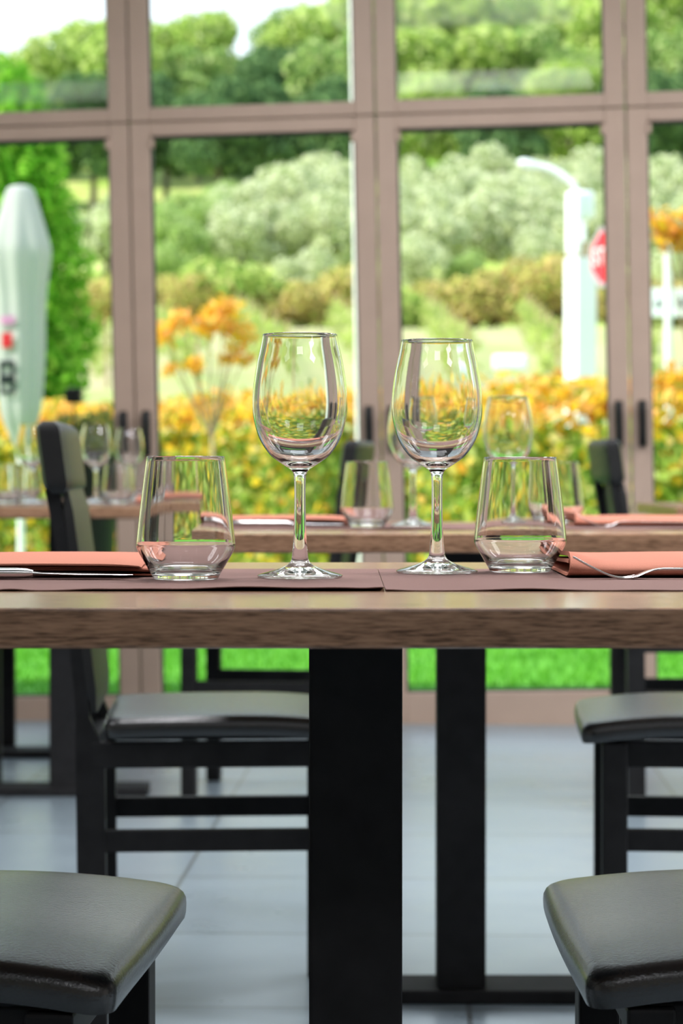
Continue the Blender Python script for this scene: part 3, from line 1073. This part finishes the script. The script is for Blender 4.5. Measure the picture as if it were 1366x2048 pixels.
sapling(px(1392, D), D, 2.5, [(-.20, 0, 2.28, .09), (-.10, .05, 2.22, .10), (.02, 0, 2.30, .11), (.15, -.05, 2.2, .12), (.25, 0, 2.35, .1)],
        'young tree with yellow orange leaves at the right frame edge', 32)

# totem sign
D = 24.0
X = px(1160, D)
e = empty('sign_pillar', (X, D, H(X, D)), R(28))
tag(e, 'tall white square sign pillar with a rounded head rising behind the hedge', 'sign pillar')
g0 = H(X, D)
w2 = .122
obj('shaft', B(-w2, w2, -w2, w2, 0, pz(517, D) - g0, .006), 'white', e)
obj('neck', B(-.05, .075, -.06, .06, pz(520, D) - g0, pz(485, D) - g0), 'tan', e)
bm = bmesh.new()
za, zb = pz(512, D) - g0, pz(384, D) - g0
box(bm, -.128, -.045, -.112, .112, za, zb, .040, 5)
obj('sign_head', bm, 'white', e, smooth=True, ang=50)
bm = bmesh.new()
box(bm, -.06, .122, -.112, .112, pz(442, D) - g0, zb + .002, .05, 5)
obj('sign_cap', bm, 'white', e, smooth=True, ang=50)

# street lamp behind the pillar
D = 29.0
X = px(1166, D); g0 = H(X, D)
e = empty('street_lamp', (X, D, g0))
tag(e, 'street lamp with a curved white arm reaching left behind the sign pillar', 'street lamp')
q = lambda x, y: (px(x, D) - X, 0, pz(y, D) - g0)
bm = bmesh.new()
tube(bm, spline([(0, 0, 0), q(1166, 640), q(1164, 440), q(1152, 382), q(1128, 356), q(1096, 338), q(1060, 331)], 6), .040, 10)
obj('pole', bm, 'white', e, smooth=True, ang=50)
bm = bmesh.new()
a, b = q(1074, 333), q(1034, 327)
section_loft(bm, [(b[0], 0, b[2], .03, .02), (b[0] + .05, 0, b[2] - .002, .085, .05), ((a[0] + b[0]) / 2, 0, (a[2] + b[2]) / 2, .10, .062), (a[0], 0, a[2], .06, .045)])
obj('lamp_head', bm, 'white', e, smooth=True, ang=60)

def text_part(txt, size, mat, parent, loc, rot, name='lettering', sx=1.0):
    cu = bpy.data.curves.new(name, 'FONT')
    cu.body = txt
    cu.size = size
    cu.align_x = 'CENTER'; cu.align_y = 'CENTER'
    cu.extrude = .004
    cu.materials.append(M[mat])
    t = bpy.data.objects.new('lettering_curve', cu)
    COL.objects.link(t)
    me = bpy.data.meshes.new_from_object(t.evaluated_get(bpy.context.evaluated_depsgraph_get()))
    bpy.data.objects.remove(t)
    o = bpy.data.objects.new(name, me)
    COL.objects.link(o)
    o.parent = parent; o.location = loc; o.rotation_euler = rot
    o.scale = (sx, 1, 1)
    return o

# stop sign, turned almost edge on
D = 22.0
X = px(1213, D); g0 = H(X, D)
e = empty('stop_sign', (X, D, g0), R(-61))
tag(e, 'red and white octagonal stop sign turned sideways, half hidden by the right jamb', 'road sign')
zc = pz(514, D) - g0
def octo(r, y0, y1):
    bm = bmesh.new()
    rr = []
    for y in (y0, y1):
        rr.append([bm.verts.new((r * math.cos(PI / 8 + k * PI / 4) / math.cos(PI / 8), y, zc + r * math.sin(PI / 8 + k * PI / 4) / math.cos(PI / 8))) for k in range(8)])
    bm.faces.new(rr[0]); bm.faces.new(rr[1][::-1])
    for k in range(8):
        bm.faces.new((rr[0][k], rr[0][(k + 1) % 8], rr[1][(k + 1) % 8], rr[1][k]))
    return bm
plate = obj('sign_plate', octo(.29, 0, .012), 'rim', e)
obj('sign_face', octo(.240, -.004, .001), 'red', plate)['label'] = 'red octagonal face'
text_part('STOP', .235, 'white', plate, (0, -.006, zc), (R(90), 0, 0), sx=.8)
bm = bmesh.new()
tube(bm, [(0, .035, 0), (0, .035, zc + .2)], .026, 10)
obj('pole', bm, 'post', e, smooth=True, ang=50)

# white name board at the right edge and the pole before it
D = 23.0
X = px(1345, D); g0 = H(X, D)
e = empty('name_board', (X, D, g0))
tag(e, 'white rectangular board with dark lettering at the right frame edge', 'sign')
board = obj('board', B(px(1292, D) - X, px(1420, D) - X, 0, .03, pz(634, D) - g0, pz(577, D) - g0, .006), 'white', e)
text_part('oli', .15, 'ink', board, (px(1322, D) - X, -.002, pz(606, D) - g0), (R(90), 0, 0))
text_part('Bor', .15, 'ink', board, (px(1372, D) - X, -.002, pz(606, D) - g0), (R(90), 0, 0))
bm = bmesh.new()
tube(bm, [(px(1410, D) - X, .06, 0), (px(1410, D) - X, .06, pz(577, D) - g0)], .03, 10)
obj('pole', bm, 'post', e, smooth=True, ang=50)
D = 21.0
X = px(1337, D); g0 = H(X, D)
bm = bmesh.new()
tube(bm, [(px(1340, D), D, g0), (px(1334, D), D, pz(482, D))], .036, 12)
tag(obj('road_pole', bm, 'post', smooth=True, ang=50), 'plain pale grey pole standing before the white board at the right', 'pole')
# low white plaque over the hedge
D = 21.5
X = px(1020, D); g0 = H(X, D)
e = empty('plaque', (X, D, g0))
tag(e, 'low white rounded plaque just showing over the hedge right of the near wine glass', 'sign')
obj('board', B(-.165, .165, 0, .05, pz(742, D) - g0, pz(709, D) - g0, .03, 4), 'white', e)
bm = bmesh.new()
tube(bm, [(0, .07, 0), (0, .07, pz(720, D) - g0)], .025, 8)
obj('pole', bm, 'post', e)

# ------------------------------------------------------------------ trees
def tree_proto(name, cat, h, blobs, nleaf, ll, lw, mat, seed, trunk_r=.12, crown='crown'):
    e = empty(name)
    rn = random.Random(seed)
    bm = bmesh.new()
    top = blobs[0][2]
    tube(bm, spline([(0, 0, -.3), (rn.uniform(-.1, .1), 0, h * .2), (rn.uniform(-.15, .15), rn.uniform(-.1, .1), h * .42), (blobs[0][0], blobs[0][1], top)], 3), [trunk_r * (1 - .065 * k) for k in range(10)], 8)
    for b in blobs[1:5]:
        tube(bm, spline([(0, 0, h * .3), (b[0] * .5, b[1] * .5, (h * .3 + b[2]) / 2), (b[0], b[1], b[2])], 3), [trunk_r * (.5 - .04 * k) for k in range(7)], 6)
    obj('trunk', bm, 'bark', e, smooth=True)
    c, n = crown_points(blobs, nleaf, seed, .75)
    meshobj(crown, leaf_mesh(crown, c, n, ll, lw, mat, seed + 1), e)
    e['category'] = cat
    return e

def blobset(rn, cx, cz, rx, rz, k, br):
    out = [(0, 0, cz, rx * .62, rx * .62, rz * .62)]
    for i in range(k):
        a = 2 * PI * i / k * 1.618 + rn.uniform(-.3, .3)
        t = rn.uniform(-.75, .95)
        rr = math.sqrt(max(0, 1 - t * t))
        s = br * rn.uniform(.75, 1.25)
        out.append((math.cos(a) * rr * (rx - s * .6), math.sin(a) * rr * (rx - s * .6), cz + t * (rz - s * .6), s, s, s * .85))
    return out

rn = random.Random(7)
OL = [tree_proto('olive_tree', 'tree', 4.2, blobset(rn, 0, 2.05, 1.85, 1.75, 14, .78), 2800, .32, .16, 'olive', 100 + i, .16) for i in range(3)]
OL.append(tree_proto('olive_tree', 'tree', 3.6, blobset(rn, 0, 1.75, 1.6, 1.5, 11, .7), 2400, .28, .15, 'olive2', 104, .14))
FO = [tree_proto('oak_tree', 'tree', 10, blobset(rn, 0, 5.6, 3.6, 4.2, 20, 1.5), 5200, .50, .34, mat, 200 + i, .26) for i, mat in enumerate(('forest', 'forest2', 'forest', 'forest3'))]
PI_ = tree_proto('stone_pine', 'tree', 12, blobset(rn, 0, 8.0, 3.4, 3.0, 16, 1.35), 4500, .5, .25, 'forest2', 210, .28)
SH = [tree_proto('scrub_bush', 'bush', 1.3, blobset(rn, 0, .62, .95, .68, 9, .42), 1500, .17, .10, mat, 300 + i, .05, 'foliage') for i, mat in enumerate(('shrub', 'shrub2', 'shrub'))]
ORD = ['first', 'second', 'third', 'fourth', 'fifth', 'sixth', 'seventh', 'eighth', 'ninth', 'tenth', 'eleventh', 'twelfth', 'thirteenth', 'fourteenth', 'fifteenth', 'sixteenth', 'seventeenth', 'eighteenth']
first = {}
def put(proto, x, y, s, rz, label, group):
    key = proto.name
    o = proto if key not in first else copy_tree(proto)
    first[key] = 1
    o.location = (x, y, H(x, y)); o.scale = (s, s, s * rn.uniform(.92, 1.08)); o.rotation_euler = (0, 0, rz)
    tag(o, label, o['category'], group)

def row(items, protos_, name, where, group):
    items = sorted(items, key=lambda t: t[0] / t[1])
    for i, (x, y, s, k) in enumerate(items):
        put(protos_[k], x, y, s, rn.uniform(0, 6.28), '%s, %s from the left in the %s' % (name[k], ORD[i], where), group)

on = ['grey green olive tree'] * 3 + ['fresh green olive tree']
rows = [
    (77, [(335, .62, 3), (612, .55, 0), (830, .6, 1), (925, .5, 3), (1095, .62, 2), (1340, .6, 1)], 'lowest olive row'),
    (83, [(215, .85, 0), (372, .9, 3), (480, .85, 0), (560, .8, 2), (655, .95, 1), (850, .9, 0), (965, .9, 2), (1085, .95, 1), (1200, .9, 0), (1370, .9, 2)], 'second olive row'),
    (94, [(335, .95, 3), (420, 1.0, 3), (530, .9, 2), (605, 1.0, 1), (835, 1.0, 0), (915, .8, 1), (1010, 1.0, 2), (1140, 1.0, 0), (1260, 1.0, 1)], 'third olive row'),
    (105, [(460, .85, 0), (565, 1.0, 0), (660, 1.0, 2), (880, 1.0, 1), (975, .95, 2), (1075, 1.0, 1), (1180, 1.0, 0), (1320, 1.0, 1)], 'fourth olive row'),
    (117, [(430, .9, 3), (560, .95, 1), (655, 1.05, 2), (830, 1.0, 0), (960, 1.15, 1), (1090, 1.0, 0), (1200, 1.1, 2), (1340, 1.0, 1)], 'topmost olive row'),
]
for y, it, where in rows:
    row([(px(p, y + rn.uniform(-1.5, 1.5)), y + rn.uniform(-2, 2), s * .92, k) for p, s, k in it], OL, on, where, 'olive trees')
fn = ['bright green leafy tree', 'mid green leafy tree', 'bright green broad tree', 'dark holm oak']
rows = [
    (133, [(20, .8, 1), (190, .85, 3), (330, .8, 3), (440, .72, 3), (560, .75, 3), (690, .7, 3), (850, .8, 0), (1000, .72, 3), (1130, .75, 2), (1260, .7, 3), (1390, .75, 3)], 'lowest line of the wood'),
    (147, [(90, .95, 0), (250, .9, 2), (400, .9, 1), (540, .95, 3), (680, .95, 1), (820, 1.0, 2), (960, 1.0, 0), (1090, 1.0, 1), (1230, 1.0, 2), (1360, 1.0, 1)], 'second line of the wood'),
    (163, [(-10, .74, 0), (130, .88, 1), (205, 1.0, 2), (300, 1.0, 0), (410, .95, 2), (500, .72, 1), (610, .95, 0), (740, 1.05, 2), (880, 1.05, 0), (1030, 1.1, 1), (1170, 1.1, 0), (1310, 1.1, 2)], 'third line of the wood'),
    (181, [(250, .8, 2), (360, .95, 2), (660, 1.05, 0), (800, 1.2, 1), (930, 1.15, 3), (1070, 1.25, 2), (1210, 1.2, 1), (1350, 1.25, 0)], 'fourth line of the wood'),
    (202, [(740, 1.15, 0), (860, 1.4, 0), (1010, 1.45, 2), (1140, 1.5, 1), (1290, 1.5, 2), (1400, 1.5, 0)], 'topmost line of the wood'),
]
for y, it, where in rows:
    row([(px(p, y + rn.uniform(-1.5, 1.5)), y + rn.uniform(-2.5, 2.5), s, k) for p, s, k in it], FO, fn, where, 'trees of the wood on the hill')
put(PI_, px(590, 172), 172, .92, 1.0, 'tall pine with high crown rising left of the middle jamb', 'trees of the wood on the hill')
bn = ['ochre scrub bush', 'green scrub bush', 'orange brown scrub bush']
row([(px(p, 64 + dy), 64 + dy, s, k) for p, s, k, dy in ((205, 1.1, 0, 0), (325, 1.2, 2, 1), (395, 1.1, 0, 0), (468, 1.75, 1, 1), (528, 1.1, 2, 2), (590, 1.0, 0, 0), (640, 1.2, 1, 1), (700, 1.3, 2, 0), (835, 1.0, 1, 0), (890, 1.1, 0, 1), (945, 1.1, 2, 0), (1000, 1.2, 0, 0), (1060, 1.6, 2, 1), (1112, 1.5, 0, 0), (1215, 1.2, 2, 0), (1330, 1.1, 0, 0), (1385, 1.2, 1, 0))], SH, bn, 'scrub line above the field', 'scrub bushes')

# the grove and the wood run on past both sides of the view
for sgn, sd in ((-1, 'left'), (1, 'right')):
    for y, k in ((84, 0), (95, 1), (106, 2), (118, 0)):
        for j in range(3):
            edge = 683 + sgn * (800 + 95 * j)
            put(OL[(k + j) % 3], px(edge, y) + rn.uniform(-.6, .6) + sgn * j * 2.0, y + rn.uniform(-1.5, 1.5), rn.uniform(.85, 1.0), rn.uniform(0, 6.28),
                'grey green olive tree on the slope past the %s edge of the view' % sd, 'olive trees')
    for y in (134, 150, 166):
        for j in range(3):
            put(FO[(j + y) % 4], px(683 + sgn * 830, y) + sgn * j * 7.0, y + rn.uniform(-2, 2), rn.uniform(.85, 1.05), rn.uniform(0, 6.28),
                'leafy tree of the wood past the %s edge of the view' % sd, 'trees of the wood on the hill')

# evergreen behind the parasol
D = 23.0
e = empty('evergreen_tree', (px(30, D), D, H(px(30, D), D)))
tag(e, 'dense bright green evergreen standing right behind the parasol', 'tree')
bl = []
for k in range(26):
    t = k / 25
    zz = .5 + 3.35 * t
    rad = .78 * math.sin(PI * min(1, (.16 + .84 * t)) ** .9) + .10
    a = k * 2.4
    bl.append((math.cos(a) * rad * .55, math.sin(a) * rad * .55, zz, .42 * (1 - .35 * t), .42 * (1 - .35 * t), .46))
c, n = crown_points(bl, 15000, 41, .8, (.5, 1.1))
bm = bmesh.new()
tube(bm, [(0, 0, -.1), (0, 0, 3.2)], [.09, .03], 8)
obj('trunk', bm, 'bark', e)
meshobj('crown', leaf_mesh('crown', c, n, .13, .06, 'thuja', 42), e)

# vine rows up the field
vx = [-14, -11.5, -9, -6.5, -4, -1.5, 1, 3.5, 6, 8.5, 11, 13.5]
for i, x0 in enumerate(vx):
    e = empty('vine_row', (x0, 35, H(x0, 35)))
    tag(e, 'pale green row of young vines on posts, %s from the left on the field' % ORD[i], 'vine row', 'vine rows')
    rg2 = np.random.default_rng(500 + i)
    n = 1000
    t = rg2.uniform(0, 1, n)
    y = 35 + 25 * t
    xx = x0 * .55 + (x0 * .45 - 1.2) * t + rg2.normal(0, .13, n)
    clump = (np.sin(y * 2 * PI / 1.6 + i) > -.35)
    y, xx = y[clump], xx[clump]
    zz = np.array([H(a, b) for a, b in zip(xx, y)]) + rg2.uniform(.15, .85, len(y))
    c = np.stack([xx - x0, y - 35, zz - H(x0, 35)], 1)
    meshobj('vine_leaves', leaf_mesh('vine_leaves', c, rg2.normal(size=(len(y), 3)), .17, .13, 'vine', 600 + i), e)
    bm = bmesh.new()
    for k in range(7):
        t = k / 6
        yy = 35 + 25 * t
        xx = x0 * .55 + (x0 * .45 - 1.2) * t
        tube(bm, [(xx - x0, yy - 35, H(xx, yy) - H(x0, 35) - .1), (xx - x0, yy - 35, H(xx, yy) - H(x0, 35) + 1.05)], .022, 6)
    o = obj('vine_posts', bm, 'twig', e)
    o['label'] = 'thin wooden posts'

# lawn blades near the doors
rg3 = np.random.default_rng(77)
n = 26000
x = rg3.uniform(-2.6, 2.6, n); y = rg3.uniform(8.0, 13.0, n)
hh = rg3.uniform(.02, .045, n)
a = rg3.uniform(0, 2 * PI, n)
v = np.empty((n, 3, 3))
base = np.stack([x, y, np.full(n, -.06)], 1)
off = np.stack([np.cos(a), np.sin(a), np.zeros(n)], 1) * .004
v[:, 0] = base - off; v[:, 1] = base + off
v[:, 2] = base + np.stack([rg3.normal(0, .010, n), rg3.normal(0, .010, n), hh], 1)
me = bpy.data.meshes.new('lawn_grass')
me.vertices.add(n * 3); me.vertices.foreach_set('co', v.reshape(-1))
me.loops.add(n * 3); me.loops.foreach_set('vertex_index', np.arange(n * 3, dtype=np.int32))
me.polygons.add(n); me.polygons.foreach_set('loop_start', np.arange(0, n * 3, 3, dtype=np.int32))
me.update(calc_edges=True)
me.materials.append(M['blade'])
tag(meshobj('lawn_grass', me), 'short bright green grass of the lawn outside the doors', 'grass', kind='stuff')
